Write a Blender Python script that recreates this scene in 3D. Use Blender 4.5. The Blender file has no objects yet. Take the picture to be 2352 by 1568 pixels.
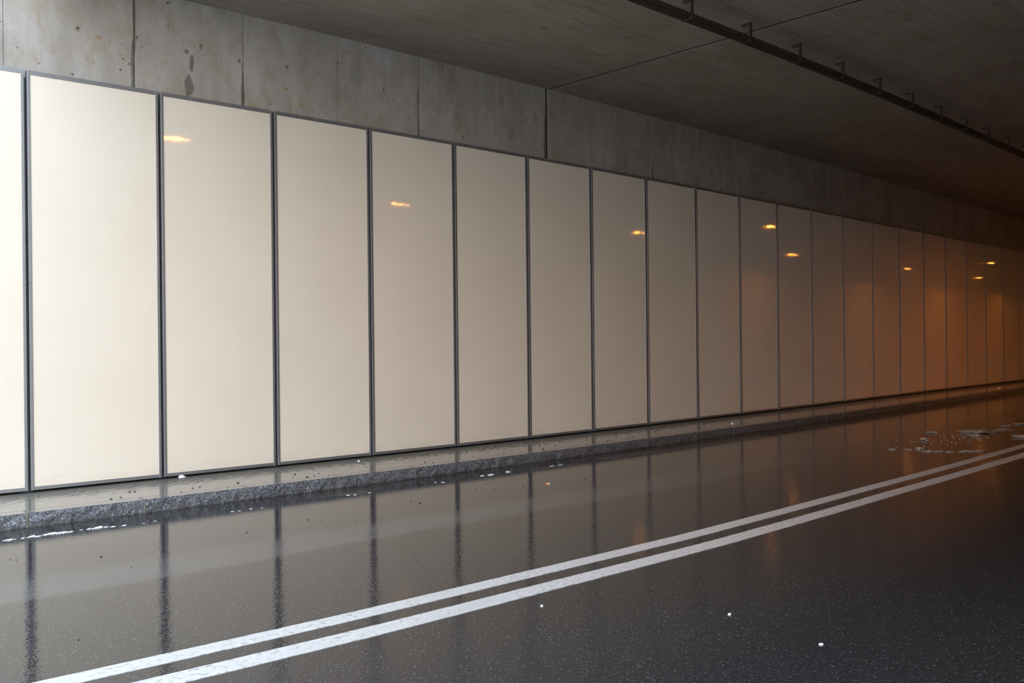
import bpy, bmesh, math, random
import numpy as np
from mathutils import Vector, Matrix, noise

C = bpy.context.scene.collection
rnd = random.Random(7)

# ------------------------------------------------------------------ the line of the tunnel wall
# s runs along the front face of the cladding, t is the distance from it towards the road, z is up from the road
CAM_Z = 1.473
S_ = np.linspace(-60, 140, 20001)
_c = np.clip(S_, -2, 17)
HD_ = 0.69422 + 0.01182 * _c - 0.00035 * _c ** 2
_d = S_[1] - S_[0]
PX_ = np.concatenate([[0], np.cumsum((np.cos(HD_[1:]) + np.cos(HD_[:-1])) / 2 * _d)])
PY_ = np.concatenate([[0], np.cumsum((np.sin(HD_[1:]) + np.sin(HD_[:-1])) / 2 * _d)])
_i = int(np.argmin(abs(S_)))
PX_ += -4.48557 - PX_[_i]
PY_ += 8.59472 - PY_[_i]

def head(s):
    return float(np.interp(s, S_, HD_))

def P(s, t, z=0.0):
    h = head(s)
    return Vector((float(np.interp(s, S_, PX_)) + t * math.sin(h), float(np.interp(s, S_, PY_)) - t * math.cos(h), z))

PORTAL = 0.6           # where the slab over the road begins at the cladding
SKEW = 0.001            # its edge runs back towards the camera side
CEIL = 5.083
PAVE = 0.12
P_BOT, P_TOP = 0.14, 4.04
T_RIGHT = 10.7
S_END = 110.0

# ------------------------------------------------------------------ helpers
def tag(o, label=None, cat=None, group=None, kind=None):
    if label: o['label'] = label
    if cat: o['category'] = cat
    if group: o['group'] = group
    if kind: o['kind'] = kind
    return o

def empty(name, loc, rz=0.0):
    o = bpy.data.objects.new(name, None)
    o.empty_display_size = 0.1
    o.location = loc
    o.rotation_euler = (0, 0, rz)
    C.objects.link(o)
    return o

def build(name, bm, mat, parent=None, smooth=False, loc=None, rz=0.0):
    me = bpy.data.meshes.new(name)
    bmesh.ops.recalc_face_normals(bm, faces=bm.faces)
    bm.to_mesh(me)
    bm.free()
    if smooth:
        for p in me.polygons: p.use_smooth = True
    o = bpy.data.objects.new(name, me)
    if mat: me.materials.append(mat)
    C.objects.link(o)
    if parent: o.parent = parent
    if loc is not None: o.location = loc
    o.rotation_euler = (0, 0, rz)
    return o

def box(bm, x0, x1, y0, y1, z0, z1, bevel=0.0):
    r = bmesh.ops.create_cube(bm, size=1)
    v = r['verts']
    for w in v:
        w.co = Vector(((x0 + x1) / 2 + w.co.x * (x1 - x0), (y0 + y1) / 2 + w.co.y * (y1 - y0), (z0 + z1) / 2 + w.co.z * (z1 - z0)))
    if bevel:
        es = list({e for w in v for e in w.link_edges})
        bmesh.ops.bevel(bm, geom=es, offset=bevel, segments=2, affect='EDGES')

def prism(bm, pts, a, b, fn):
    """cross-section pts extruded from a to b; fn(u, v, w) gives the point"""
    lo = [bm.verts.new(fn(u, v, a)) for u, v in pts]
    hi = [bm.verts.new(fn(u, v, b)) for u, v in pts]
    n = len(pts)
    for i in range(n):
        bm.faces.new((lo[i], lo[(i + 1) % n], hi[(i + 1) % n], hi[i]))
    bm.faces.new(lo[::-1]); bm.faces.new(hi)

def sweep(pts, stations, mat, name, closed=True, uvmode=None, caps=True):
    """cross-section pts (t, z) swept along s stations; uv = (s, running length or t)"""
    bm = bmesh.new()
    uv = bm.loops.layers.uv.new('UVMap')
    rows = []
    for st in stations:
        s, off = st if isinstance(st, tuple) else (st, None)
        row = []
        for k, (t, z) in enumerate(pts):
            dt, dz = off(k) if off else (0, 0)
            row.append(bm.verts.new(P(s, t + dt, z + dz)))
        rows.append((s, row))
    n = len(pts)
    m = n if closed else n - 1
    for (sa, ra), (sb, rb) in zip(rows, rows[1:]):
        for i in range(m):
            j = (i + 1) % n
            f = bm.faces.new((ra[i], ra[j], rb[j], rb[i]))
            for l, (ss, kk) in zip(f.loops, ((sa, i), (sa, j), (sb, j), (sb, i))):
                q = pts[kk]
                l[uv].uv = (ss, q[0] if uvmode == 't' else q[1])
    if closed and caps:
        bm.faces.new(rows[0][1][::-1]); bm.faces.new(rows[-1][1])
    return build(name, bm, mat)

def frange(a, b, step):
    n = max(1, int(round((b - a) / step)))
    return [a + (b - a) * i / n for i in range(n + 1)]

# ------------------------------------------------------------------ materials
class N:
    def __init__(self, name):
        self.m = bpy.data.materials.new(name)
        self.m.use_nodes = True
        self.t = self.m.node_tree
        self.b = self.t.nodes['Principled BSDF']
    def n(self, typ, **kw):
        x = self.t.nodes.new(typ)
        for k, v in kw.items():
            if k.startswith('i_'):
                key = k[2:]
                x.inputs[int(key) if key.isdigit() else key].default_value = v
            else:
                setattr(x, k, v)
        return x
    def l(self, a, b):
        self.t.links.new(a, b)
    def coord(self, which='UV'):
        return self.n('ShaderNodeTexCoord').outputs[which]
    def mapping(self, vec, scale=(1, 1, 1), loc=(0, 0, 0)):
        mp = self.n('ShaderNodeMapping')
        mp.inputs['Scale'].default_value = scale
        mp.inputs['Location'].default_value = loc
        self.l(vec, mp.inputs['Vector'])
        return mp.outputs[0]
    def noise(self, vec, scale=5.0, detail=4.0, rough=0.5, dist=0.0):
        x = self.n('ShaderNodeTexNoise')
        x.inputs['Scale'].default_value = scale
        x.inputs['Detail'].default_value = detail
        x.inputs['Roughness'].default_value = rough
        x.inputs['Distortion'].default_value = dist
        self.l(vec, x.inputs['Vector'])
        return x.outputs['Fac']
    def voronoi(self, vec, scale=5.0, feature='F1', out='Distance', rand=1.0):
        x = self.n('ShaderNodeTexVoronoi', feature=feature)
        x.inputs['Scale'].default_value = scale
        x.inputs['Randomness'].default_value = rand
        self.l(vec, x.inputs['Vector'])
        return x.outputs[out]
    def ramp(self, fac, stops, interp='LINEAR'):
        x = self.n('ShaderNodeValToRGB')
        x.color_ramp.interpolation = interp
        e = x.color_ramp.elements
        while len(e) < len(stops): e.new(0.5)
        for k, (p, c) in zip(e, stops):
            k.position = p
            k.color = (c, c, c, 1) if isinstance(c, (int, float)) else (*c, 1)
        self.l(fac, x.inputs[0])
        return x.outputs[0]
    def math(self, op, a, b=None, c=None, clamp=False):
        x = self.n('ShaderNodeMath', operation=op, use_clamp=clamp)
        for i, q in enumerate((a, b, c)):
            if q is None: continue
            if isinstance(q, (int, float)): x.inputs[i].default_value = q
            else: self.l(q, x.inputs[i])
        return x.outputs[0]
    def mix(self, fac, a, b, blend='MIX'):
        x = self.n('ShaderNodeMix', data_type='RGBA', blend_type=blend)
        for s, q in ((x.inputs[0], fac), (x.inputs[6], a), (x.inputs[7], b)):
            if isinstance(q, (int, float)): s.default_value = q
            elif isinstance(q, tuple): s.default_value = (*q, 1)
            else: self.l(q, s)
        return x.outputs[2]
    def mr(self, v, a, b, c=0.0, d=1.0, smooth=True):
        x = self.n('ShaderNodeMapRange', clamp=True)
        if smooth: x.interpolation_type = 'SMOOTHSTEP'
        self.l(v, x.inputs[0])
        for i, q in zip((1, 2, 3, 4), (a, b, c, d)): x.inputs[i].default_value = q
        return x.outputs[0]
    def sep(self, vec):
        x = self.n('ShaderNodeSeparateXYZ')
        self.l(vec, x.inputs[0])
        return x.outputs
    def bump(self, h, strength=0.3, dist=0.01, prev=None):
        x = self.n('ShaderNodeBump')
        x.inputs['Strength'].default_value = strength
        x.inputs['Distance'].default_value = dist
        self.l(h, x.inputs['Height'])
        if prev: self.l(prev, x.inputs['Normal'])
        return x.outputs[0]
    def set(self, **kw):
        names = {'color': 'Base Color', 'rough': 'Roughness', 'metal': 'Metallic', 'spec': 'Specular IOR Level', 'ior': 'IOR', 'normal': 'Normal',
                 'coat': 'Coat Weight', 'coat_rough': 'Coat Roughness', 'emit': 'Emission Color', 'estr': 'Emission Strength', 'coat_normal': 'Coat Normal'}
        for k, v in kw.items():
            s = self.b.inputs[names[k]]
            if isinstance(v, (int, float)): s.default_value = v
            elif isinstance(v, tuple): s.default_value = (*v, 1)
            else: self.l(v, s)
        return self.m

def stain(M, u, v, cu, cv, ru, rv, wob):
    """a soft-edged blotch of its own shape at (cu, cv)"""
    du = M.math('DIVIDE', M.math('SUBTRACT', u, cu), ru)
    dv = M.math('DIVIDE', M.math('SUBTRACT', v, cv), rv)
    d = M.math('SQRT', M.math('ADD', M.math('MULTIPLY', du, du), M.math('MULTIPLY', dv, dv)))
    d = M.math('ADD', d, M.math('MULTIPLY', M.math('SUBTRACT', wob, 0.5), 1.6))
    return M.mr(d, 1.0, 0.75)

def mat_wall():
    M = N('cast_concrete')
    uv = M.coord()
    big = M.noise(M.mapping(uv, (1.1, 0.8, 1)), 1.3, 4, 0.6, 0.5)
    streak = M.noise(M.mapping(uv, (4.5, 0.6, 1)), 1.6, 4, 0.6, 0.3)
    fine = M.noise(uv, 38, 2, 0.6)
    base = M.ramp(big, [(0.28, (0.265, 0.228, 0.19)), (0.5, (0.385, 0.345, 0.30)), (0.72, (0.48, 0.45, 0.41))])
    base = M.mix(0.3, base, M.ramp(streak, [(0.3, (0.25, 0.215, 0.175)), (0.52, (0.40, 0.365, 0.325)), (0.75, (0.52, 0.495, 0.465))]))
    base = M.mix(M.math('MULTIPLY', fine, 0.35), base, (0.34, 0.31, 0.275))
    ochre = M.ramp(M.noise(M.mapping(uv, (2.5, 1.4, 1), (4, 9, 0)), 2.6, 3, 0.65), [(0.48, 0.0), (0.70, 0.55)])
    base = M.mix(ochre, base, (0.31, 0.24, 0.14))
    green = M.ramp(M.noise(M.mapping(uv, (1.5, 0.7, 1), (14, 3, 0)), 1.7, 4, 0.6), [(0.55, 0.0), (0.7, 0.45)])
    base = M.mix(green, base, (0.2, 0.2, 0.16))
    # blow holes: scattered round voids in a few sizes, shade and dirt painted in
    warp = M.mapping(uv, (1.0, 1.15, 1))
    h1 = M.mr(M.voronoi(warp, 5.5), 0.085, 0.055)
    sel = M.mr(M.noise(uv, 2.0, 3, 0.6), 0.44, 0.56)
    h2 = M.mr(M.voronoi(M.mapping(uv, (1, 1, 1), (3.3, 1.7, 0)), 15.0), 0.12, 0.07)
    sel2 = M.mr(M.noise(M.mapping(uv, (1, 1, 1), (8, 2, 0)), 2.2, 3, 0.6), 0.45, 0.57)
    h3 = M.mr(M.voronoi(M.mapping(uv, (1, 1.9, 1), (1.3, 6.7, 0)), 24.0), 0.17, 0.1)
    holes = M.math('MAXIMUM', M.math('MULTIPLY', h1, sel), M.math('MULTIPLY', h2, sel2))
    holes = M.math('MAXIMUM', holes, M.math('MULTIPLY', M.math('MULTIPLY', h3, sel2), 0.7))
    base = M.mix(M.math('MULTIPLY', holes, 0.9), base, (0.09, 0.08, 0.07))
    u, v, _ = M.sep(uv)
    wob = M.noise(M.mapping(uv, (1.0, 0.5, 1)), 9, 5, 0.6)
    st = None
    for a in ((1.60, 4.20, 0.055, 0.16), (1.63, 4.42, 0.03, 0.12), (1.58, 4.55, 0.03, 0.03),
              (1.025, 4.25, 0.022, 0.45), (1.045, 4.7, 0.012, 0.35), (2.20, 4.2, 0.022, 0.4), (4.56, 4.3, 0.014, 0.4), (6.83, 4.2, 0.03, 0.5), (9.32, 4.1, 0.03, 0.25)):
        q = stain(M, u, v, *a, wob)
        st = q if st is None else M.math('MAXIMUM', st, q)
    base = M.mix(M.math('MULTIPLY', st, 0.7), base, (0.09, 0.08, 0.065))
    rust = None
    for a in ((0.70, 4.52, 0.03, 0.02), (0.80, 4.50, 0.02, 0.012), (0.60, 4.5, 0.02, 0.012), (2.72, 4.35, 0.03, 0.02), (2.9, 4.2, 0.03, 0.02)):
        q = stain(M, u, v, *a, wob)
        rust = q if rust is None else M.math('MAXIMUM', rust, q)
    base = M.mix(M.math('MULTIPLY', rust, 0.6), base, (0.34, 0.2, 0.07))
    nb = M.bump(M.math('SUBTRACT', 0.0, h1), 0.5, 0.008)
    return M.set(color=base, rough=0.8, spec=0.25, normal=nb)

def mat_ceiling():
    M = N('board_marked_concrete')
    uv = M.coord()
    big = M.noise(M.mapping(uv, (0.7, 1.1, 1)), 1.0, 5, 0.6, 0.4)
    board = M.noise(M.mapping(uv, (0.35, 9.0, 1)), 2.0, 3, 0.65)
    fine = M.noise(M.mapping(uv, (8, 40, 1)), 2.0, 3, 0.6)
    base = M.ramp(big, [(0.28, (0.28, 0.243, 0.2)), (0.5, (0.40, 0.352, 0.292)), (0.72, (0.49, 0.445, 0.385))])
    base = M.mix(0.5, base, M.ramp(board, [(0.3, (0.27, 0.235, 0.19)), (0.52, (0.41, 0.36, 0.30)), (0.72, (0.51, 0.462, 0.40))]))
    base = M.mix(M.math('MULTIPLY', fine, 0.3), base, (0.38, 0.35, 0.31))
    dark = M.ramp(M.noise(M.mapping(uv, (2.2, 3.0, 1), (5, 1, 0)), 1.6, 3, 0.65), [(0.58, 0.0), (0.74, 0.5)])
    base = M.mix(dark, base, (0.14, 0.12, 0.10))
    tan_ = M.ramp(M.noise(M.mapping(uv, (0.8, 2.6, 1), (2, 7, 0)), 1.3, 4, 0.6), [(0.54, 0.0), (0.72, 0.5)])
    base = M.mix(tan_, base, (0.3, 0.235, 0.165))
    pit = M.mr(M.voronoi(M.mapping(uv, (1, 1.6, 1)), 4.5), 0.07, 0.04)
    base = M.mix(M.math('MULTIPLY', pit, 0.6), base, (0.08, 0.07, 0.06))
    return M.set(color=base, rough=0.85, spec=0.2)

def mat_asphalt():
    M = N('wet_asphalt')
    uv = M.coord()
    u, v, _ = M.sep(uv)
    grit = M.noise(uv, 55, 4, 0.7)
    fleck = M.voronoi(uv, 120)
    fl_col = M.voronoi(uv, 120, out='Color')
    big = M.noise(M.mapping(uv, (0.25, 1.2, 1)), 1.4, 4, 0.6, 0.3)
    base = M.ramp(grit, [(0.35, (0.012, 0.012, 0.012)), (0.55, (0.025, 0.0245, 0.024)), (0.75, (0.05, 0.049, 0.047))])
    pick = M.math('GREATER_THAN', M.sep(fl_col)[0], 0.93)
    spot = M.math('MULTIPLY', pick, M.mr(fleck, 0.45, 0.25))
    base = M.mix(M.math('MULTIPLY', spot, 0.6), base, (0.25, 0.24, 0.22))
    # lanes across the road: gutter, wet lane, rolled wheel track, drier far lane (t of the wobbling edge)
    tw = M.math('ADD', v, M.math('MULTIPLY', M.math('SUBTRACT', big, 0.5), 0.35))
    track = M.math('MULTIPLY', M.mr(tw, 2.75, 3.15), M.mr(tw, 3.56, 3.42))
    track2 = M.math('MULTIPLY', M.mr(tw, 6.2, 6.5), M.mr(tw, 7.1, 6.8))
    far = M.mr(tw, 4.6, 6.0)
    base = M.mix(M.math('MULTIPLY', track, 0.55), base, (0.085, 0.085, 0.085))
    patch = M.noise(M.mapping(uv, (0.5, 1.5, 1)), 1.2, 4, 0.55, 0.4)
    rough = M.math('ADD', M.mr(patch, 0.35, 0.7, 0.02, 0.055), M.math('MULTIPLY', far, 0.05))
    rough = M.math('ADD', rough, M.math('MULTIPLY', track, 0.09))
    ripples = M.noise(M.mapping(uv, (1, 1.6, 1)), 26, 2, 0.55)
    amount = 0.17
    gut = M.mr(v, 1.62, 1.45)
    gsel = M.mr(M.noise(M.mapping(uv, (0.35, 1, 1), (1.2, 0, 0)), 1.6, 1, 0.6), 0.5, 0.6)
    amount = M.math('ADD', amount, M.math('MULTIPLY', M.math('MULTIPLY', gut, gsel), 1.6))
    facets = M.noise(M.mapping(uv, (1, 1.2, 1)), 75, 1.5, 0.4)
    h = M.math('MULTIPLY', ripples, amount)
    h = M.math('ADD', h, M.math('MULTIPLY', facets, M.math('ADD', 0.05, M.math('MULTIPLY', M.mr(v, 4.6, 6.0), 0.10))))
    nb = M.bump(h, 0.8, 0.0048)
    return M.set(color=base, rough=rough, ior=1.42, normal=nb)

def mat_pavement():
    M = N('wet_pavement_slab')
    uv = M.coord()
    u, v, _ = M.sep(uv)
    n1 = M.noise(M.mapping(uv, (0.8, 1.5, 1)), 2.0, 5, 0.6)
    n2 = M.noise(uv, 60, 4, 0.6)
    base = M.ramp(n1, [(0.3, (0.14, 0.13, 0.11)), (0.55, (0.21, 0.195, 0.165)), (0.75, (0.27, 0.255, 0.22))])
    base = M.mix(M.math('MULTIPLY', n2, 0.4), base, (0.15, 0.14, 0.12))
    # wet dirt washed down along the foot of the cladding, in slanting tongues
    sl = M.math('ADD', u, M.math('MULTIPLY', v, 0.9))
    cmb = M.n('ShaderNodeCombineXYZ')
    M.l(sl, cmb.inputs[0]); M.l(M.math('MULTIPLY', v, 0.6), cmb.inputs[1])
    tong = M.noise(cmb.outputs[0], 13.0, 3, 0.65)
    edge = M.math('ADD', M.math('MULTIPLY', tong, 0.75), M.math('MULTIPLY', n1, 0.25))
    dirt = M.mr(M.math('SUBTRACT', v, M.math('MULTIPLY', M.math('SUBTRACT', edge, 0.3), 1.5)), 0.33, -0.12)
    base = M.mix(M.math('MULTIPLY', dirt, 0.7), base, (0.045, 0.05, 0.043))
    rough = M.math('ADD', 0.05, M.math('MULTIPLY', dirt, 0.45))
    rough = M.math('ADD', rough, M.math('MULTIPLY', n1, 0.08))
    h = M.math('ADD', M.math('MULTIPLY', M.noise(M.mapping(uv, (1, 1.5, 1)), 16, 3, 0.5), 0.7), M.math('MULTIPLY', n2, 0.15))
    return M.set(color=base, rough=rough, ior=1.42, normal=M.bump(h, 0.25, 0.004))

def mat_granite():
    M = N('split_granite')
    c = M.coord('Object')
    info = M.n('ShaderNodeObjectInfo')
    mp = M.n('ShaderNodeVectorMath', operation='ADD')
    M.l(c, mp.inputs[0])
    cx = M.n('ShaderNodeCombineXYZ')
    M.l(M.math('MULTIPLY', info.outputs['Random'], 37.0), cx.inputs[0]); M.l(cx.outputs[0], mp.inputs[1])
    c = mp.outputs[0]
    g = M.voronoi(c, 130, out='Color')
    gs = M.sep(g)[0]
    n1 = M.noise(c, 9, 3, 0.65)
    base = M.ramp(gs, [(0.0, (0.045, 0.047, 0.052)), (0.4, (0.1, 0.103, 0.112)), (0.75, (0.175, 0.18, 0.193)), (0.93, (0.36, 0.37, 0.39))])
    base = M.mix(M.ramp(n1, [(0.35, 0.55), (0.65, 0.0)]), base, (0.06, 0.062, 0.07))
    z = M.sep(M.coord('Object'))[2]
    grime = M.math('MULTIPLY', M.mr(M.math('ADD', z, M.math('MULTIPLY', n1, 0.05)), 0.06, 0.02), 0.75)
    base = M.mix(grime, base, (0.055, 0.047, 0.035))
    # the top faces are sawn and wet, the road faces split and rough
    nz = M.sep(M.coord('Normal'))[2]
    top = M.mr(nz, 0.6, 0.9)
    base = M.mix(M.math('MULTIPLY', top, 0.8), base, (0.2, 0.19, 0.165))
    rough = M.mr(nz, 0.6, 0.9, 0.4, 0.1)
    h = M.math('ADD', M.noise(c, 42, 4, 0.7), M.math('MULTIPLY', gs, 0.5))
    h = M.math('MULTIPLY', h, M.math('SUBTRACT', 1.0, M.math('MULTIPLY', top, 0.93)))
    return M.set(color=base, rough=rough, spec=0.5, normal=M.bump(h, 0.7, 0.01))

def mat_sheet():
    M = N('cream_enamel_sheet')
    c = M.coord('Object')
    info = M.n('ShaderNodeObjectInfo')
    cx = M.n('ShaderNodeCombineXYZ')
    M.l(M.math('MULTIPLY', info.outputs['Random'], 53.0), cx.inputs[0]); M.l(M.math('MULTIPLY', info.outputs['Random'], 17.0), cx.inputs[2])
    ad = M.n('ShaderNodeVectorMath', operation='ADD')
    M.l(c, ad.inputs[0]); M.l(cx.outputs[0], ad.inputs[1])
    r = ad.outputs[0]
    z = M.sep(c)[2]
    base = M.ramp(M.noise(r, 0.8, 3, 0.5), [(0.35, (0.775, 0.68, 0.55)), (0.65, (0.805, 0.71, 0.58))])
    # road dirt: short dribbles and specks, mostly low down
    low = M.mr(z, 1.1, 0.1, 0.15, 1.0)
    sp = M.mr(M.voronoi(M.mapping(r, (1.0, 1.0, 0.45)), 7.0), 0.05, 0.025)
    sel = M.mr(M.noise(r, 2.2, 2, 0.5), 0.55, 0.65)
    dr = M.math('MULTIPLY', M.mr(M.voronoi(M.mapping(r, (1.0, 1.0, 0.12), (2, 0, 5)), 5.0), 0.035, 0.012), 0.5)
    marks = M.math('MULTIPLY', M.math('MULTIPLY', M.math('MAXIMUM', sp, dr), sel), low)
    base = M.mix(M.math('MULTIPLY', marks, 0.6), base, (0.16, 0.13, 0.09))
    film = M.math('MULTIPLY', M.mr(M.math('ADD', z, M.math('MULTIPLY', M.noise(M.mapping(r, (1, 1, 2.5)), 3.0, 4, 0.6), 0.3)), 0.32, 0.1), 0.18)
    base = M.mix(film, base, (0.4, 0.33, 0.24))
    return M.set(color=base, rough=0.04, spec=0.5)

def mat_simple(name, col, rough, metal=0.0, var=0.15, scale=20, spec=0.5, bump=0.0):
    M = N(name)
    c = M.coord('Object')
    n = M.noise(c, scale, 4, 0.6)
    lo = tuple(x * (1 - var) for x in col); hi = tuple(min(1, x * (1 + var)) for x in col)
    col2 = M.ramp(n, [(0.3, lo), (0.7, hi)])
    kw = {}
    if bump: kw['normal'] = M.bump(n, bump, 0.01)
    return M.set(color=col2, rough=rough, metal=metal, spec=spec, **kw)

def mat_line():
    M = N('white_road_paint')
    uv = M.coord()
    n1 = M.noise(M.mapping(uv, (1.0, 1.0, 1)), 30, 6, 0.75)
    n2 = M.noise(M.mapping(uv, (0.5, 1.0, 1)), 3.0, 4, 0.6)
    worn = M.mr(M.math('ADD', n1, M.math('MULTIPLY', n2, 0.35)), 0.66, 0.84)
    base = M.mix(M.math('MULTIPLY', worn, 0.7), M.ramp(n2, [(0.3, (0.40, 0.385, 0.36)), (0.7, (0.52, 0.505, 0.475))]), (0.16, 0.155, 0.15))
    return M.set(color=base, rough=0.45, spec=0.35, normal=M.bump(n1, 0.3, 0.004))

def mat_emit(name, col, strength):
    M = N(name)
    return M.set(color=(0.02, 0.02, 0.02), emit=col, estr=strength)

MW, MC, MA, MP, MG, MS, ML = mat_wall(), mat_ceiling(), mat_asphalt(), mat_pavement(), mat_granite(), mat_sheet(), mat_line()
MALU = mat_simple('anodised_aluminium', (0.32, 0.315, 0.315), 0.42, 0.7, 0.06, 6, 0.4)
MRET = mat_simple('shaded_frame_return', (0.15, 0.145, 0.155), 0.5, 0.0, 0.1, 6, 0.3)  # frame sides in the gap: its shade put into a darker colour
MPOST = mat_simple('dull_zinc_post', (0.14, 0.14, 0.15), 0.6, 0.2, 0.2, 8)
MSCREW = mat_simple('blackened_screw', (0.03, 0.028, 0.03), 0.5, 0.5)
MTRAY = mat_simple('dark_galvanised_steel', (0.042, 0.038, 0.03), 0.65, 0.2, 0.25, 15)
MMORT = mat_simple('sandy_mortar', (0.19, 0.17, 0.14), 0.7, 0.0, 0.25, 40, 0.4, 0.3)
MSEAL = mat_simple('black_joint_filler', (0.05, 0.05, 0.055), 0.6, 0.0, 0.2, 20)
MPEB = mat_simple('dark_wet_pebble', (0.03, 0.027, 0.024), 0.25, 0.0, 0.4, 30)
MSLUSH = mat_simple('dirty_slush', (0.29, 0.225, 0.185), 0.45, 0.0, 0.3, 45, 0.5, 0.5)
MFLECK = mat_simple('white_fleck', (0.85, 0.86, 0.87), 0.4, 0.0, 0.1, 60, 0.5, 0.4)
MBRIGHT = mat_simple('shiny_pale_scrap', (0.9, 0.92, 0.95), 0.12, 0.0, 0.05, 30, 0.8)
MBUTT = mat_simple('orange_filter_paper', (0.72, 0.27, 0.08), 0.6, 0.0, 0.15, 60)
MASH = mat_simple('white_cigarette_paper', (0.75, 0.72, 0.66), 0.6, 0.0, 0.1, 60)
MBODY = mat_simple('grey_lamp_housing', (0.2, 0.2, 0.2), 0.5, 0.6, 0.1, 10)
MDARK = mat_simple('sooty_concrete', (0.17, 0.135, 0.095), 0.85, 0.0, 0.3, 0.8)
MGROUND = mat_simple('wet_winter_ground', (0.5, 0.48, 0.45), 0.6, 0.0, 0.3, 0.6)
SODIUM = (1.0, 0.29, 0.025)
MLAMP = mat_emit('sodium_lamp_glow', (1.0, 0.38, 0.055), 55.0)
MLAMP_LOW = mat_emit('dimmed_sodium_lamp_glow', (1.0, 0.42, 0.08), 32.0)
MBURN = mat_emit('sodium_burner', SODIUM, 520.0)
MBURN_LOW = mat_emit('dimmed_sodium_burner', SODIUM, 290.0)

# ------------------------------------------------------------------ setting: road, pavement, walls, ceiling
tag(sweep([(-0.3, 0.0), (1.0, 0.0), (3.0, 0.0), (5.0, 0.0), (7.5, 0.0), (11.2, 0.0), (11.2, -0.3), (-0.3, -0.3)], frange(-45, S_END, 0.5), MA, 'floor', uvmode='t'),
    'wet dark asphalt road through the tunnel', 'road', kind='structure')
tag(sweep([(-0.25, 0.01), (0.990, 0.01), (0.990, PAVE), (-0.25, PAVE - 0.002)], frange(-12, S_END, 0.5), MP, 'trim_1', uvmode='t'),
    'narrow wet concrete pavement along the foot of the cladding', 'pavement', kind='structure')

def grooves(spec, a, b, step):
    """stations along s with recesses: spec = [(s, width, depth)] -> [(s, recess)]"""
    out = []
    cuts = sorted(spec)
    for s in frange(a, b, step):
        if all(abs(s - c) > w / 2 + 0.02 for c, w, d in cuts): out.append((s, 0.0))
    for c, w, d in cuts:
        e = min(0.004, w * 0.2)
        out += [(c - w / 2, 0.0), (c - w / 2 + e, d), (c + w / 2 - e, d), (c + w / 2, 0.0)]
    return sorted(out)

WALL_T = -0.15
wj = [(-2.4, .008, .012), (-1.3, .012, .012), (-0.15, .008, .012), (1.04, .022, .016), (2.21, .02, .016), (3.39, .008, .012), (4.58, .014, .016), (6.87, .05, .05), (9.31, .012, .014),
      (11.85, .01, .014), (14.40, .012, .014), (15.43, .022, .04), (17.9, .012, .014), (20.4, .012, .014), (22.8, .012, .014), (24.95, .02, .03)]
sta = [(s, (lambda k, r=r: (-r, 0) if k in (0, 1, 2) else (0, 0))) for s, r in grooves(wj, -12, S_END, 0.6)]
wall = sweep([(WALL_T, -0.2), (WALL_T, 4.0), (WALL_T, CEIL + 0.5), (-0.75, CEIL + 0.5), (-0.75, -0.2)], sta, MW, 'wall_left')
tag(wall, 'grey cast concrete tunnel wall above the cream cladding', 'wall', kind='structure')
# tie-bolt holes: conical recesses cut out of the wall
cut = bmesh.new()
for s, z in [(0.51, 4.56), (1.075, 4.585), (2.17, 4.56), (2.74, 4.60), (1.74, 4.63), (4.05, 4.57), (5.12, 4.60), (6.46, 4.57), (7.37, 4.52), (5.98, 4.21), (8.75, 4.49), (9.88, 4.59),
             (11.29, 4.56), (12.44, 4.60), (13.85, 4.57), (16.01, 4.51)]:
    c = P(s, WALL_T, z); h = head(s)
    nrm = Vector((math.sin(h), -math.cos(h), 0))
    q = nrm.to_track_quat('Z', 'Y').to_matrix().to_4x4()
    bmesh.ops.create_cone(cut, cap_ends=True, segments=14, radius1=0.017, radius2=0.031, depth=0.05, matrix=Matrix.Translation(c) @ q)
cutter = build('tie_hole_cutter', cut, None)
md = wall.modifiers.new('holes', 'BOOLEAN')
md.operation = 'DIFFERENCE'; md.object = cutter; md.solver = 'EXACT'
dg = bpy.context.evaluated_depsgraph_get()
new_me = bpy.data.meshes.new_from_object(wall.evaluated_get(dg))
wall.modifiers.clear()
wall.data = new_me
bpy.data.objects.remove(cutter)
# dark filler at the bottom of the two wide expansion joints
for k, s in enumerate((6.87, 15.43)):
    bm = bmesh.new()
    hw = 0.021 if k == 0 else 0.009
    prism(bm, [(s - hw, -0.2), (s + hw, -0.2), (s + hw, -0.163 if k == 0 else -0.172), (s - hw, -0.163 if k == 0 else -0.172)], 0.2, CEIL, lambda a, b, z: P(a, b, z))
    tag(build('trim_%d' % (k + 2), bm, MSEAL), ('black filler strip in the wide wall joint nearest the camera', 'black filler strip in the wide wall joint deeper in the tunnel')[k], 'joint filler', kind='structure')

cj = [(0.0, .01, .01), (3.44, .008, .01), (6.92, .05, .045), (10.35, .008, .006), (15.5, .02, .012), (19.0, .01, .01)]
sta = [(s, (lambda k, r=r: (0, r) if k < 4 else (0, 0))) for s, r in grooves(cj, PORTAL, S_END, 0.6)]
tag(sweep([(-0.5, CEIL), (-0.16, CEIL), (5.0, CEIL), (11.0, CEIL), (11.0, CEIL + 0.9), (-0.5, CEIL + 0.9)], sta, MC, 'ceiling', uvmode='t'),
    'board-marked concrete ceiling slab over the road', 'ceiling', kind='structure')

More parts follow.
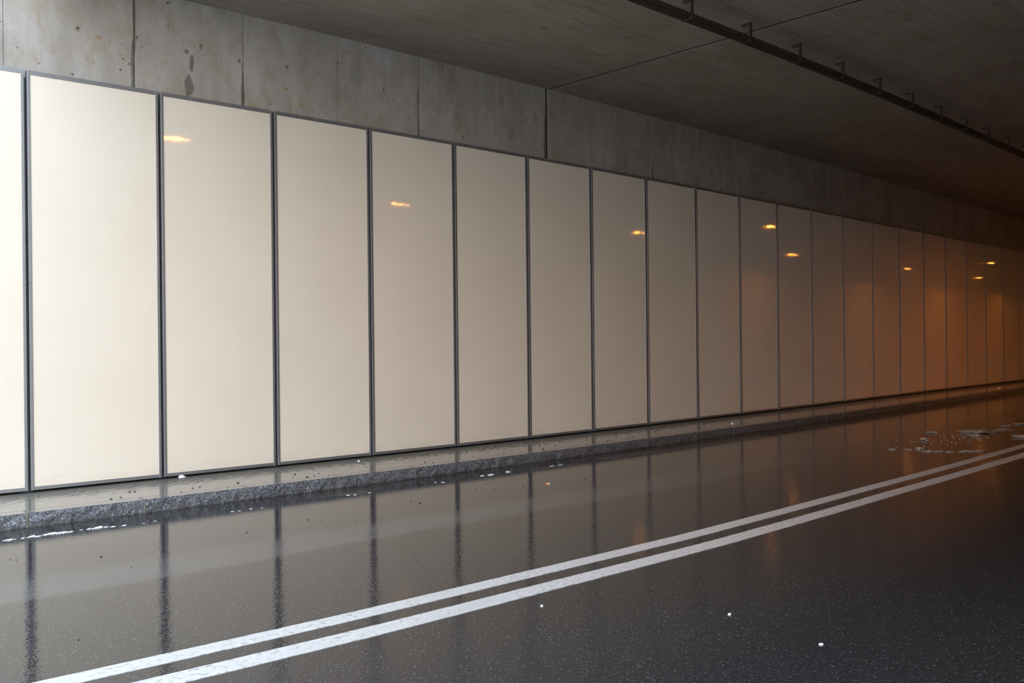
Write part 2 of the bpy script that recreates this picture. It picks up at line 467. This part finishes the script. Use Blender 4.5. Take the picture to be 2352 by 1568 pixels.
bm = bmesh.new()
prism(bm, [(PORTAL + SKEW * 0.5, -0.5), (PORTAL, -0.3), (PORTAL - SKEW * 11.0, 11.0), (PORTAL, 11.0), (PORTAL, 5.0)][1:4], CEIL, CEIL + 0.9, lambda s, t, z: P(s, t, z))
tag(build('ceiling_front', bm, MC), 'slanting front edge of the concrete slab at the tunnel mouth', 'ceiling', kind='structure')
bm = bmesh.new()
prism(bm, [(6.899, CEIL + 0.003), (6.941, CEIL + 0.003), (6.941, CEIL + 0.04), (6.899, CEIL + 0.04)], -0.16, 11.0, lambda s, z, t: P(s, t, z))
tag(build('trim_6', bm, MSEAL), 'dark filler strip in the wide joint across the ceiling', 'joint filler', kind='structure')
# far side of the tunnel, seen only as reflections: pavement, wall, cream cladding
tag(sweep([(9.15, 0.01), (11.0, 0.01), (11.0, PAVE), (9.15, PAVE)], frange(-14, S_END, 1.0), MP, 'trim_4', uvmode='t'), 'pavement along the far side of the road', 'pavement', kind='structure')
tag(sweep([(T_RIGHT, 0.0), (T_RIGHT + 0.5, 0.0), (T_RIGHT + 0.5, CEIL + 0.5), (T_RIGHT, CEIL + 0.5)], frange(PORTAL - SKEW * 10, S_END, 1.0), MDARK, 'wall_right'), 'concrete wall on the far side of the road', 'wall', kind='structure')
tag(sweep([(T_RIGHT - 0.12, P_BOT), (T_RIGHT - 0.02, P_BOT), (T_RIGHT - 0.02, P_TOP), (T_RIGHT - 0.12, P_TOP)], frange(25, S_END - 2, 1.0), MS, 'trim_5'), 'cream cladding on the far wall', 'cladding', kind='structure')
bm = bmesh.new()
prism(bm, [(-1.0, -0.3), (11.5, -0.3), (11.5, CEIL + 1), (-1.0, CEIL + 1)], S_END - 0.4, S_END, lambda t, z, s: P(s, t, z))  # added cap, out of view, stops skylight leaking in at the far end
tag(build('wall_sky_stop', bm, MW), 'added cap that keeps skylight out of the unseen tunnel end', 'wall', kind='structure')
bm = bmesh.new()
bmesh.ops.create_grid(bm, x_segments=8, y_segments=8, size=220)
tag(build('ground', bm, MGROUND, loc=(0, 0, -0.31)), 'open ground around the tunnel mouth', 'ground', kind='structure')

# ------------------------------------------------------------------ cladding panels
ORD = ['first', 'second', 'third', 'fourth', 'fifth', 'sixth', 'seventh', 'eighth', 'ninth', 'tenth', 'eleventh', 'twelfth', 'thirteenth', 'fourteenth', 'fifteenth', 'sixteenth', 'seventeenth',
       'eighteenth', 'nineteenth', 'twentieth', 'twenty-first', 'twenty-second', 'twenty-third', 'twenty-fourth', 'twenty-fifth', 'twenty-sixth', 'twenty-seventh', 'twenty-eighth', 'twenty-ninth', 'thirtieth', 'thirty-first', 'thirty-second', 'thirty-third', 'thirty-fourth']
SEAMS = [-2.46, -1.23, 0.0, 1.23, 2.48, 3.72, 5.01, 6.31, 7.63, 8.95, 10.31, 11.67, 13.00, 14.36, 15.77, 17.21, 18.68, 20.15, 21.62, 23.13, 24.63, 26.12, 27.62, 29.12, 30.62] + [30.62 + 1.5 * q for q in range(1, 9)]
H = P_TOP - P_BOT
SW, GAP, DEP = 0.027, 0.013, 0.06          # stile face, half gap, frame depth

def stile_section(x0, x1):
    r = 0.0022
    return [(x0, -DEP), (x1, -DEP), (x1, 0.006 - r), (x1 - r * .3, 0.006 - r * .3), (x1 - r, 0.006), (x0 + r, 0.006), (x0 + r * .3, 0.006 - r * .3), (x0, 0.006 - r)]

panel_ids = [i for i in range(len(SEAMS) - 1)]
for i in panel_ids:
    a, b = P(SEAMS[i], 0), P(SEAMS[i + 1], 0)
    ang = math.atan2(b.y - a.y, b.x - a.x) + rnd.uniform(-1, 1) * math.radians(0.1)
    L = (b - a).length
    root = empty('cladding_panel', (a.x, a.y, P_BOT), ang)
    k = i - 1                      # 0 is the panel cut by the left edge of the frame
    if k == 0: lab = 'tall cream wall panel cut off by the left edge of the photo'
    elif k < 0: lab = 'tall cream wall panel just outside the left edge of the photo'
    else: lab = 'tall cream wall panel, the %s whole one from the left edge' % ORD[k - 1]
    if k > 20: lab = 'tall cream wall panel deep in the tunnel, %s past the right edge of the photo' % ORD[k - 21]
    tag(root, lab, 'wall panel', 'cream cladding panels along the tunnel wall')
    x0, x1 = GAP, L - GAP
    # local +y must point away from the road, so the road side is -y: flip sign of y
    F = lambda u, v, w: (u, -v, w)
    bm = bmesh.new()
    box(bm, x0 + SW - 0.004, x1 - SW + 0.004, 0.0, 0.012, 0.028, H - 0.034)
    build('sheet', bm, MS, root)
    for (p, q) in ((x0, x0 + SW), (x1 - SW, x1)):
        bm = bmesh.new()
        split = 1.93 + rnd.uniform(-.03, .03)
        prism(bm, stile_section(p, q), 0.0, split - 0.0015, F)
        prism(bm, stile_section(p, q), split + 0.0015, H, F)
        for f in bm.faces:
            f.normal_update()
            if abs(f.normal.x) > 0.99: f.material_index = 1
        build('stile', bm, MALU, root).data.materials.append(MRET)
    bm = bmesh.new()
    box(bm, x0 + SW + .0005, x1 - SW - .0005, -0.005, DEP, H - 0.04, H, 0.0015)
    build('top_rail', bm, MALU, root)
    bm = bmesh.new()
    box(bm, x0 + SW + .0005, x1 - SW - .0005, -0.005, DEP, 0.0, 0.032, 0.0015)
    build('bottom_rail', bm, MALU, root)
    if k < 16:
        off = 0.10 if k % 2 == 1 else 0.24
        for j in range(6):
            z = H - off - j * 0.742 + rnd.uniform(-.01, .01)
            if z < 0.05: continue
            bm = bmesh.new()
            M4 = Matrix.Translation((x0 - 0.002, 0.026, z)) @ Matrix.Rotation(math.pi / 2, 4, 'Y')
            bmesh.ops.create_cone(bm, cap_ends=True, segments=10, radius1=0.007, radius2=0.009, depth=0.005, matrix=M4)
            build('screw', bm, MSCREW, root)

for i, s in enumerate(SEAMS):
    c = P(s, 0)
    k = i - 1
    root_lab = 'zinc support post behind the gap to the right of the %s whole cream panel' % ORD[k - 2] if 2 <= k <= 21 else \
        ('zinc support post in the leftmost visible gap between cream panels' if k == 1 else 'zinc support post hidden behind the cladding beyond the photo, %s of its kind' % ORD[i])
    bm = bmesh.new()
    # a U-shaped rail standing on the pavement against the concrete
    sec = [(-0.045, 0.085), (-0.045, 0.14), (-0.04, 0.14), (-0.04, 0.09), (0.04, 0.09), (0.04, 0.14), (0.045, 0.14), (0.045, 0.085)]
    prism(bm, sec, PAVE - 0.001, P_TOP - 0.05, lambda u, v, w: (u, v, w))
    o = build('support_post', bm, MPOST, loc=(c.x, c.y, 0), rz=head(s))
    tag(o, root_lab, 'post', 'support posts behind the panel gaps')

# ------------------------------------------------------------------ kerb stones
KJ = [-3.1, -2.15, -1.2, -0.26, 0.66, 1.61, 2.59, 3.53, 4.50, 5.55, 6.60]
while KJ[-1] < 27: KJ.append(KJ[-1] + 1.0)
for i in range(len(KJ) - 1):
    a, b = P(KJ[i], 1.135), P(KJ[i + 1], 1.135)
    L = (b - a).length
    bm = bmesh.new()
    j = 0.011
    # rough split face: a grid nudged by noise
    nx, nz = 26, 5
    ver = {}
    for ix in range(nx + 1):
        x = j + (L - 2 * j) * ix / nx
        for iz in range(nz + 1):
            z = -0.05 + (PAVE + 0.049) * iz / nz
            d = 0.011 * noise.noise(Vector((x * 9 + i * 7.3, z * 14, i * 1.7))) + 0.006 * noise.noise(Vector((x * 31 + i * 3.1, z * 30, i)))
            if iz == nz: d = d * 0.4 + 0.004; 
            dz = 0.004 * noise.noise(Vector((x * 13, i * 5.0, 2.0))) if iz == nz else 0
            ver[ix, iz] = bm.verts.new((x, d, z + (dz if dz < 0 else 0)))
    bk = [[bm.verts.new((j + (L - 2 * j) * ix / nx, 0.148, z)) for ix in range(nx + 1)] for z in (-0.05, PAVE - 0.001)]
    for ix in range(nx):
        for iz in range(nz):
            bm.faces.new((ver[ix, iz], ver[ix + 1, iz], ver[ix + 1, iz + 1], ver[ix, iz + 1]))
        bm.faces.new((ver[ix, nz], ver[ix + 1, nz], bk[1][ix + 1], bk[1][ix]))
        bm.faces.new((bk[1][ix], bk[1][ix + 1], bk[0][ix + 1], bk[0][ix]))
    for ix in (0, nx):
        bm.faces.new([ver[ix, z] for z in range(nz + 1)] + [bk[1][ix], bk[0][ix]])
    root = empty('kerb_stone', (a.x, a.y, 0), math.atan2(b.y - a.y, b.x - a.x))
    k = i - 2
    lab = 'grey granite kerb stone running out of the left edge of the photo' if k == 0 else \
        ('speckled granite kerb stone, the %s whole one from the left edge' % ORD[k - 1] if k > 0 else 'granite kerb stone outside the left edge of the photo, %s before it' % ORD[-k - 1])
    tag(root, lab, 'kerb stone', 'granite kerb stones along the pavement', kind='thing')
    build('stone', bm, MG, root, smooth=False)
    bm = bmesh.new()
    box(bm, L - j + 0.0003, L + j - 0.003, 0.006 if i % 3 else 0.002, 0.147, -0.05, PAVE - 0.004)
    m = build('mortar_joint', bm, MMORT, root)
    m['label'] = 'sandy mortar joint'

# ------------------------------------------------------------------ painted double line
TL = lambda s: float(np.interp(s, [-40, 0.4, 1.6, 3.2, 6.0, 11.0, 16, 100], [5.03, 5.008, 4.98, 4.962, 4.862, 4.785, 4.77, 4.77]))
for k, (o0, wd, lab) in enumerate(((0.0, 0.135, 'white painted road line nearer the kerb, of the double centre line'), (0.288, 0.148, 'white painted road line nearer the camera, of the double centre line'))):
    bm = bmesh.new()
    uv = bm.loops.layers.uv.new('UVMap')
    rows = []
    ss = frange(-12, 20, 0.06) + frange(20.5, 100, 0.5)
    for s in ss:
        e0 = 0.004 * noise.noise(Vector((s * 11, k * 9, 0))); e1 = 0.004 * noise.noise(Vector((s * 11, k * 9 + 4, 0)))
        t0 = TL(s) + o0 + e0; t1 = TL(s) + o0 + wd + e1
        rows.append((s, t0, t1, [bm.verts.new(P(s, t, z)) for t, z in ((t0, -0.002), (t0, 0.0035), (t1, 0.0035), (t1, -0.002))]))
    for A, B in zip(rows, rows[1:]):
        for q in range(3):
            f = bm.faces.new((A[3][q], A[3][q + 1], B[3][q + 1], B[3][q]))
            for l, w in zip(f.loops, ((A, q), (A, q + 1), (B, q + 1), (B, q))):
                l[uv].uv = (w[0][0], w[0][1] if w[1] < 2 else w[0][2])
    for r in (rows[0], rows[-1]): bm.faces.new(r[3])
    tag(build('lane_line', bm, ML), lab, 'road line', 'double white centre line', kind='thing')

# ------------------------------------------------------------------ cable tray and its brackets
TT = 3.335
tray = empty('cable_tray', P(6.0, TT, CEIL))
tag(tray, 'dark perforated steel cable tray hung under the ceiling on brackets', 'cable tray')
inv = Matrix.Translation(-tray.location)
def ribbon(bm, q0, q1, s0, s1, th):
    """thin strip between (t, z) points q0 and q1 from s0 to s1, th thick along its normal"""
    d = Vector((q1[0] - q0[0], q1[1] - q0[1])); n = Vector((-d.y, d.x)).normalized() * th
    sec = [q0, q1, (q1[0] + n.x, q1[1] + n.y), (q0[0] + n.x, q0[1] + n.y)]
    prism(bm, sec, s0, s1, lambda t, z, s: inv @ P(s, t, z))
TB, TH, TWD = 4.876, 0.062, 0.105
sides, bottom = bmesh.new(), bmesh.new()
A0, A1 = 1.5, 42.0
lerp = lambda a, b, f: (a[0] + (b[0] - a[0]) * f, a[1] + (b[1] - a[1]) * f)
def slotted(bm, q0, q1, bands, solid, pitch, slot, a, b, th=0.0016):
    for s in frange(a, b - 1.0, 1.0):
        for f0, f1 in solid: ribbon(bm, lerp(q0, q1, f0), lerp(q0, q1, f1), s, s + 1.0, th)
    n = int((b - a) / pitch)
    for r, (f0, f1) in enumerate(bands):
        for i in range(n):
            s = a + (i + 0.5 * (r % 2)) * pitch
            ribbon(bm, lerp(q0, q1, f0), lerp(q0, q1, f1), s + slot, s + pitch, th)
near0, near1 = (TT - 0.012, TB), (TT - 0.012, TB + TH)
far0, far1 = (TT - 0.012 - TWD, TB), (TT - 0.012 - TWD, TB + TH)
slotted(sides, near0, near1, [(0.24, 0.36), (0.64, 0.76)], [(0, 0.24), (0.36, 0.64), (0.76, 1.0)], 0.06, 0.026, A0, 18.5)
slotted(sides, far0, far1, [(0.24, 0.36), (0.64, 0.76)], [(0, 0.24), (0.36, 0.64), (0.76, 1.0)], 0.06, 0.026, A0, 18.5)
slotted(bottom, far0, near0, [(0.10, 0.18), (0.34, 0.42), (0.58, 0.66), (0.82, 0.90)], [(0, 0.10), (0.18, 0.34), (0.42, 0.58), (0.66, 0.82), (0.90, 1.0)], 0.05, 0.025, A0, 12.5)
for s in frange(18.5, A1, 1.0)[:-1]:
    ribbon(sides, near0, near1, s, s + 1.0, 0.0016); ribbon(sides, far0, far1, s, s + 1.0, 0.0016)
for s in frange(12.5, A1, 1.0)[:-1]:
    ribbon(bottom, far0, near0, s, s + 1.0, 0.0016)
build('side_flanges', sides, MTRAY, tray)
build('tray_floor', bottom, MTRAY, tray)
cab = bmesh.new()
for r, (dt, rad) in enumerate(((0.014, 0.011), (0.036, 0.010), (0.056, 0.008), (0.076, 0.011), (0.095, 0.007))):
    sec = [(TT - 0.012 - dt + rad * math.cos(a), TB + rad + 0.003 + rad * math.sin(a)) for a in [q * math.pi / 4 for q in range(8)]]
    for s in frange(A0, A1, 1.0)[:-1]:
        prism(cab, sec, s, s + 1.0, lambda t, z, s: inv @ P(s, t, z))
build('cables', cab, MSEAL, tray)
hs = 2.27
while hs < 41.5:
    bm = bmesh.new()
    w = 0.011
    F = lambda t, z, s: inv @ P(s, t, z)
    prism(bm, [(TT - 0.004, TB - 0.014), (TT + 0.022, TB - 0.014), (TT + 0.022, CEIL - 0.001), (TT - 0.004, CEIL - 0.001)], hs - w, hs + w, F)
    prism(bm, [(TT - 0.105, CEIL - 0.012), (TT - 0.004, CEIL - 0.024), (TT - 0.004, CEIL - 0.001), (TT - 0.105, CEIL - 0.001)], hs - w, hs + w, F)
    prism(bm, [(TT - 0.125, TB - 0.010), (TT - 0.004, TB - 0.014), (TT - 0.004, TB - 0.0005), (TT - 0.125, TB - 0.003)], hs - w, hs + w, F)
    # fixing bolts in the ceiling arm
    for dt in (0.055, 0.085):
        prism(bm, [(TT - dt - .006, CEIL - 0.036), (TT - dt + .006, CEIL - 0.036), (TT - dt + .006, CEIL - 0.01), (TT - dt - .006, CEIL - 0.01)], hs - .006, hs + .006, F)
    build('bracket', bm, MTRAY, tray)
    hs += 1.09

# ------------------------------------------------------------------ lamps
def lamp(s, t, deep, lab):
    root = empty('tunnel_lamp', P(s, t, CEIL - 0.1), head(s))
    tag(root, lab, 'lamp', 'orange tunnel lamps under the ceiling')
    bm = bmesh.new()
    # an open-bottomed hood that shields the light sideways
    lv = []
    def ring(hx, hy, z): return [bm.verts.new((x, y, z)) for x, y in ((-hx, -hy), (hx, -hy), (hx, hy), (-hx, hy))]
    for hx, hy, z in ((.2, .13, -.22), (.28, .21, -.26), (.29, .22, -.322), (.26, .19, -.322), (.25, .18, -.285)): lv.append(ring(hx, hy, z))
    for A, B in zip(lv, lv[1:]):
        for q in range(4): bm.faces.new((A[q], A[(q + 1) % 4], B[(q + 1) % 4], B[q]))
    bm.faces.new(lv[0]); bm.faces.new(lv[-1])
    build('housing', bm, MBODY, root)
    bm = bmesh.new()
    box(bm, -.12, .12, -.08, .08, -.292, -.284)
    build('burner', bm, MBURN if deep else MBURN_LOW, root)
    for x in (-.13, .13):
        bm = bmesh.new()
        box(bm, x - .06, x + .06, .14, .185, -.34, -.315, 0.006)
        build('lens', bm, MLAMP if deep else MLAMP_LOW, root)
    bm = bmesh.new()
    for x in (-.18, .18): box(bm, x - .012, x + .012, -.012, .012, -.23, 0.1)
    build('hanger', bm, MBODY, root)
for s, t, deep, lab in ((3.2, 4.92, 0, 'nearest'), (9.8, 8.5, 0, 'second nearest'), (19.0, 8.45, 1, 'third nearest'), (21.1, 4.8, 1, 'fourth nearest'), (29.7, 8.7, 1, 'fifth nearest'),
                        (40.4, 4.9, 1, 'sixth nearest'), (40.7, 8.6, 1, 'seventh nearest'), (50.8, 8.6, 1, 'eighth nearest'), (60.4, 8.6, 1, 'ninth nearest'), (60.4, 4.9, 1, 'tenth nearest'),
                        (70.8, 8.6, 1, 'eleventh nearest'), (81, 8.6, 1, 'twelfth nearest')):
    lamp(s, t, deep, 'orange ceiling lamp beyond the photo seen only by reflection, %s to the tunnel mouth' % lab)

# ------------------------------------------------------------------ small things lying about
def lump(name, mat, r, seed, flat=0.5, rough=0.35, sub=2):
    bm = bmesh.new()
    bmesh.ops.create_icosphere(bm, subdivisions=sub, radius=1)
    for v in bm.verts:
        d = 1 + rough * noise.noise(v.co * 1.7 + Vector((seed * 3.1, seed, 0))) + rough * .5 * noise.noise(v.co * 4.3 + Vector((0, seed, 7)))
        v.co = Vector((v.co.x * d * r[0], v.co.y * d * r[1], max(v.co.z * d, -0.45) * r[2]))
    lo = min(v.co.z for v in bm.verts)
    for v in bm.verts: v.co.z -= lo
    return build(name, bm, mat, smooth=True)

PAVE_PTS = [(0.34, 0.2), (0.01, 0.29), (0.7, 0.62), (0.74, 0.63), (1.04, 0.98), (1.21, 0.82), (1.29, 0.79), (1.66, 0.81), (1.48, 0.98), (2.22, 0.86), (2.34, 0.67), (2.33, 0.95), (2.43, 0.91),
    (2.55, 0.79), (2.56, 0.98), (0.45, 0.91), (0.54, 0.89), (4.76, 0.49), (4.55, 0.87), (5.0, 0.91), (5.22, 0.78), (5.25, 0.95), (5.63, 0.94), (6.03, 0.76), (6.4, 0.47), (6.78, 0.63), (6.85, 0.93),
    (6.89, 0.95), (6.95, 0.95), (7.33, 0.69), (7.51, 0.84), (8.3, 0.63), (8.17, 0.73), (7.34, 0.9), (3.84, 0.88), (3.9, 0.95), (3.16, 0.73), (5.9, 0.61), (9.2, 0.8), (9.6, 0.6), (10.4, 0.85), (11.5, 0.7)]
ROAD_PTS = [(3.52, 2.16), (3.63, 2.31), (3.79, 2.0), (2.66, 2.43), (2.86, 2.29), (3.29, 2.69), (3.34, 2.69), (3.96, 2.38), (3.89, 2.18), (2.65, 2.3), (1.75, 2.83), (4.73, 2.49), (2.26, 4.44), (-0.06, 3.1),
    (-0.12, 2.65), (0.96, 2.56), (1.21, 1.73), (-0.58, 2.35), (-0.61, 2.31), (1.55, 2.43), (1.61, 2.53), (-0.72, 4.5)]
kinds = [lump('pebble', MPEB, (0.010 + 0.002 * q, 0.008 + 0.001 * q, 0.005 + 0.001 * q), 11 + q, sub=1) for q in range(4)]
first = [True] * 4
def scatter(pts, z, lab, grp, size=1.0):
    for q, (s, t) in enumerate(pts):
        w = q % 4
        if first[w]: o = kinds[w]; first[w] = False
        else:
            o = kinds[w].copy(); C.objects.link(o)
        o.location = P(s, t, z)
        o.rotation_euler = (0, 0, rnd.uniform(0, 6))
        sc = rnd.uniform(0.6, 1.2) * size
        o.scale = (sc, sc, sc)
        tag(o, lab, 'pebble', grp)
scatter(PAVE_PTS, PAVE - 0.001, 'small dark wet pebble lying on the pavement below the cream panels', 'dark pebbles on the pavement')
scatter(ROAD_PTS, 0.0, 'small dark bit of grit lying on the wet road before the double line', 'dark grit on the road', 0.6)

FLECKS = [(-0.48, 1.58, 80), (-0.44, 1.58, 40), (-0.38, 1.57, 50), (-0.32, 1.56, 85), (-0.28, 1.58, 70), (-0.22, 1.56, 70), (-0.18, 1.55, 100), (-0.13, 1.56, 90), (-0.09, 1.56, 90), (-0.05, 1.57, 60),
    (0.04, 1.54, 40), (0.1, 1.55, 70), (0.16, 1.56, 115), (0.22, 1.56, 60), (0.27, 1.58, 60), (0.35, 1.59, 55), (0.5, 1.61, 35), (0.6, 1.58, 35), (1.25, 1.61, 40), (1.31, 1.62, 40), (1.43, 1.6, 50),
    (1.52, 1.63, 30), (2.43, 1.57, 60), (2.49, 1.6, 60), (2.65, 1.60, 50), (3.5, 1.53, 60), (3.56, 1.58, 60), (4.14, 1.52, 90), (4.26, 1.53, 120), (4.54, 1.50, 110), (5.22, 1.51, 100), (5.36, 1.51, 110)]
fl = [lump('glint_fleck', MFLECK, (0.5, 0.22, 0.09), 31 + q, rough=1.0, sub=3) for q in range(3)]  # white flecks modelled for sky glints and foam on the puddle
for q, (s, t, w) in enumerate(FLECKS):
    if q < 3: o = fl[q]
    else: o = fl[q % 3].copy(); C.objects.link(o)
    sc = w * 0.00075
    o.scale = (sc * 0.9, sc * 1.0, sc * (0.95 if q < 30 else 0.4))
    o.location = P(s, t, -0.001)
    o.rotation_euler = (0, 0, head(s) + rnd.uniform(-0.1, 0.45))
    tag(o, 'thin white fleck standing for foam and sky glints in the wet gutter by the kerb', 'slush', 'white foam and glint flecks along the gutter')

CL = [(12.2, 3.82, .33, .10, .05, 'largest long whitish slush clump on the road at the right'), (12.75, 3.96, .22, .07, .035, 'low slush clump touching the right end of the largest one'),
      (11.75, 3.9, .08, .05, .03, 'small slush lump just below the left end of the largest clump'), (11.54, 4.0, .07, .04, .03, 'small slush lump in front of the largest clump, nearest the line'),
      (11.72, 3.29, .11, .07, .035, 'lone small slush lump behind and left of the largest clump'), (10.63, 3.61, .05, .045, .05, 'blocky white ice lump standing alone on the road'),
      (9.56, 3.97, .07, .05, .025, 'slush lump left of centre in the near row of slush'), (9.36, 3.90, .07, .04, .02, 'slush lump second from the left in the near row'),
      (9.28, 3.74, .06, .03, .02, 'slush lump at the left end of the near row'), (9.36, 4.15, .08, .035, .018, 'slush lump just right of the middle of the near row'),
      (9.44, 4.27, .07, .03, .018, 'slush lump second from the right in the near row'), (9.45, 4.39, .06, .03, .018, 'slush lump at the right end of the near row'),
      (9.72, 4.57, .22, .06, .02, 'flat smeared slush patch close to the double line'), (11.9, 4.5, .17, .09, .04, 'pinkish slush clump beside the line at the right edge of the photo'),
      (13.5, 3.79, .10, .05, .03, 'small slush lump farthest down the road near the right edge'), (14.0, 3.9, .20, .06, .03, 'slush lump at the far right behind all others')]
for q, (s, t, a, b, c, lab) in enumerate(CL):
    o = lump('slush_clump', MSLUSH, (a * .8, b * .8, c * .6), 60 + q, rough=0.95, sub=4)
    o.location = P(s, t, -0.002)
    o.rotation_euler = (0, 0, head(s) - 0.55 + rnd.uniform(-.2, .2))
    tag(o, lab, 'slush', 'slush clumps on the road', kind='thing')
bm = bmesh.new()
for k in range(110):
    s = rnd.gauss(11.3, 0.9); t = rnd.gauss(3.9, 0.28)
    r = rnd.uniform(0.006, 0.022)
    if any(abs(s - q[0]) < q[2] * 1.1 + .06 and abs(t - q[1]) < q[2] * .8 + .06 for q in CL): continue
    bmesh.ops.create_icosphere(bm, subdivisions=1, radius=r, matrix=Matrix.Translation(P(s, t, r * 0.1)) @ Matrix.Diagonal((1, rnd.uniform(.5, 1), .35, 1)))
tag(build('slush_crumbs', bm, MSLUSH, smooth=True), 'loose crumbs of slush scattered between the slush clumps', 'slush', kind='stuff')

def scrap(name, mat, s, t, z, r, lab, cat, seed):
    o = lump(name, mat, r, seed, rough=0.8)
    o.location = P(s, t, z); o.rotation_euler = (0, 0, head(s))
    tag(o, lab, cat)
scrap('plastic_scrap', MBRIGHT, 1.40, 0.06, PAVE - 0.002, (0.035, 0.012, 0.018), 'pale shiny scrap tucked under the bottom rail of the second whole panel', 'litter', 3)
scrap('foil_scrap', MBRIGHT, 10.08, 0.81, PAVE - 0.002, (0.03, 0.02, 0.014), 'bright white scrap on the pavement halfway down the tunnel', 'litter', 5)
scrap('paper_scrap', MBRIGHT, 23.04, 0.80, PAVE - 0.002, (0.05, 0.03, 0.02), 'tiny white scrap on the far pavement near the right edge', 'litter', 6)
scrap('paper_crumb', MFLECK, 3.36, 0.27, PAVE - 0.002, (0.013, 0.011, 0.012), 'white crumb on the pavement below the third whole panel', 'litter', 8)
scrap('ice_chip', MFLECK, 1.79, 7.01, -0.001, (0.012, 0.008, 0.007), 'white chip on the near lane at the lower right', 'chip', 9)
scrap('ice_chip', MFLECK, 1.87, 6.42, -0.001, (0.010, 0.008, 0.007), 'white chip on the near lane just below the double line, right of centre', 'chip', 10)
scrap('ice_chip', MFLECK, 1.28, 5.62, -0.001, (0.008, 0.007, 0.006), 'tiny white chip just below the double line near the middle', 'chip', 12)
butt = empty('cigarette_butt', P(4.21, 2.46, 0.0), head(4.2) - 0.75)
tag(butt, 'orange cigarette butt lying on the wet road near the kerb', 'cigarette butt')
for nm, m, a, b in (('filter', MBUTT, -0.012, 0.016), ('paper', MASH, 0.016, 0.028)):
    bm = bmesh.new()
    bmesh.ops.create_cone(bm, cap_ends=True, segments=12, radius1=0.0075, radius2=0.0072, depth=b - a, matrix=Matrix.Translation(((a + b) / 2, 0, 0.0072)) @ Matrix.Rotation(math.pi / 2, 4, 'Y'))
    build(nm, bm, m, butt, smooth=False)

# ------------------------------------------------------------------ daylight
w = bpy.data.worlds.new('overcast_sky')
bpy.context.scene.world = w
w.use_nodes = True
nt = w.node_tree
bg = nt.nodes['Background']
tc = nt.nodes.new('ShaderNodeTexCoord'); sp = nt.nodes.new('ShaderNodeSeparateXYZ'); rp = nt.nodes.new('ShaderNodeValToRGB')
nt.links.new(tc.outputs['Generated'], sp.inputs[0]); nt.links.new(sp.outputs[2], rp.inputs[0])
rp.color_ramp.elements[0].position = 0.0; rp.color_ramp.elements[0].color = (0.93, 0.905, 0.86, 1)
rp.color_ramp.elements[1].position = 0.55; rp.color_ramp.elements[1].color = (0.70, 0.85, 1.06, 1)
nt.links.new(rp.outputs[0], bg.inputs[0])
bg.inputs[1].default_value = 5.3

# ------------------------------------------------------------------ camera
cam = bpy.data.cameras.new('camera')
co = bpy.data.objects.new('camera', cam)
C.objects.link(co)
cam.sensor_fit = 'HORIZONTAL'
cam.sensor_width = 36
cam.lens = 2130 / 2352 * 36
cam.clip_start = 0.05
cam.clip_end = 1000
c, s = math.cos(0.01081), math.sin(0.01081)
co.matrix_world = Matrix(((c, s, 0, 0), (0, 0, -1, 0), (-s, c, 0, CAM_Z), (0, 0, 0, 1)))
sc = bpy.context.scene
sc.camera = co
sc.view_settings.view_transform = 'Standard'
sc.view_settings.look = 'None'
sc.view_settings.exposure = 0.0
sc.view_settings.gamma = 1.0
sc.view_settings.use_curve_mapping = False
cy = sc.cycles
cy.max_bounces = 4
cy.diffuse_bounces = 3
cy.glossy_bounces = 4
cy.transmission_bounces = 0
cy.volume_bounces = 0
cy.use_adaptive_sampling = True
cy.adaptive_threshold = 0.08
cy.adaptive_min_samples = 24
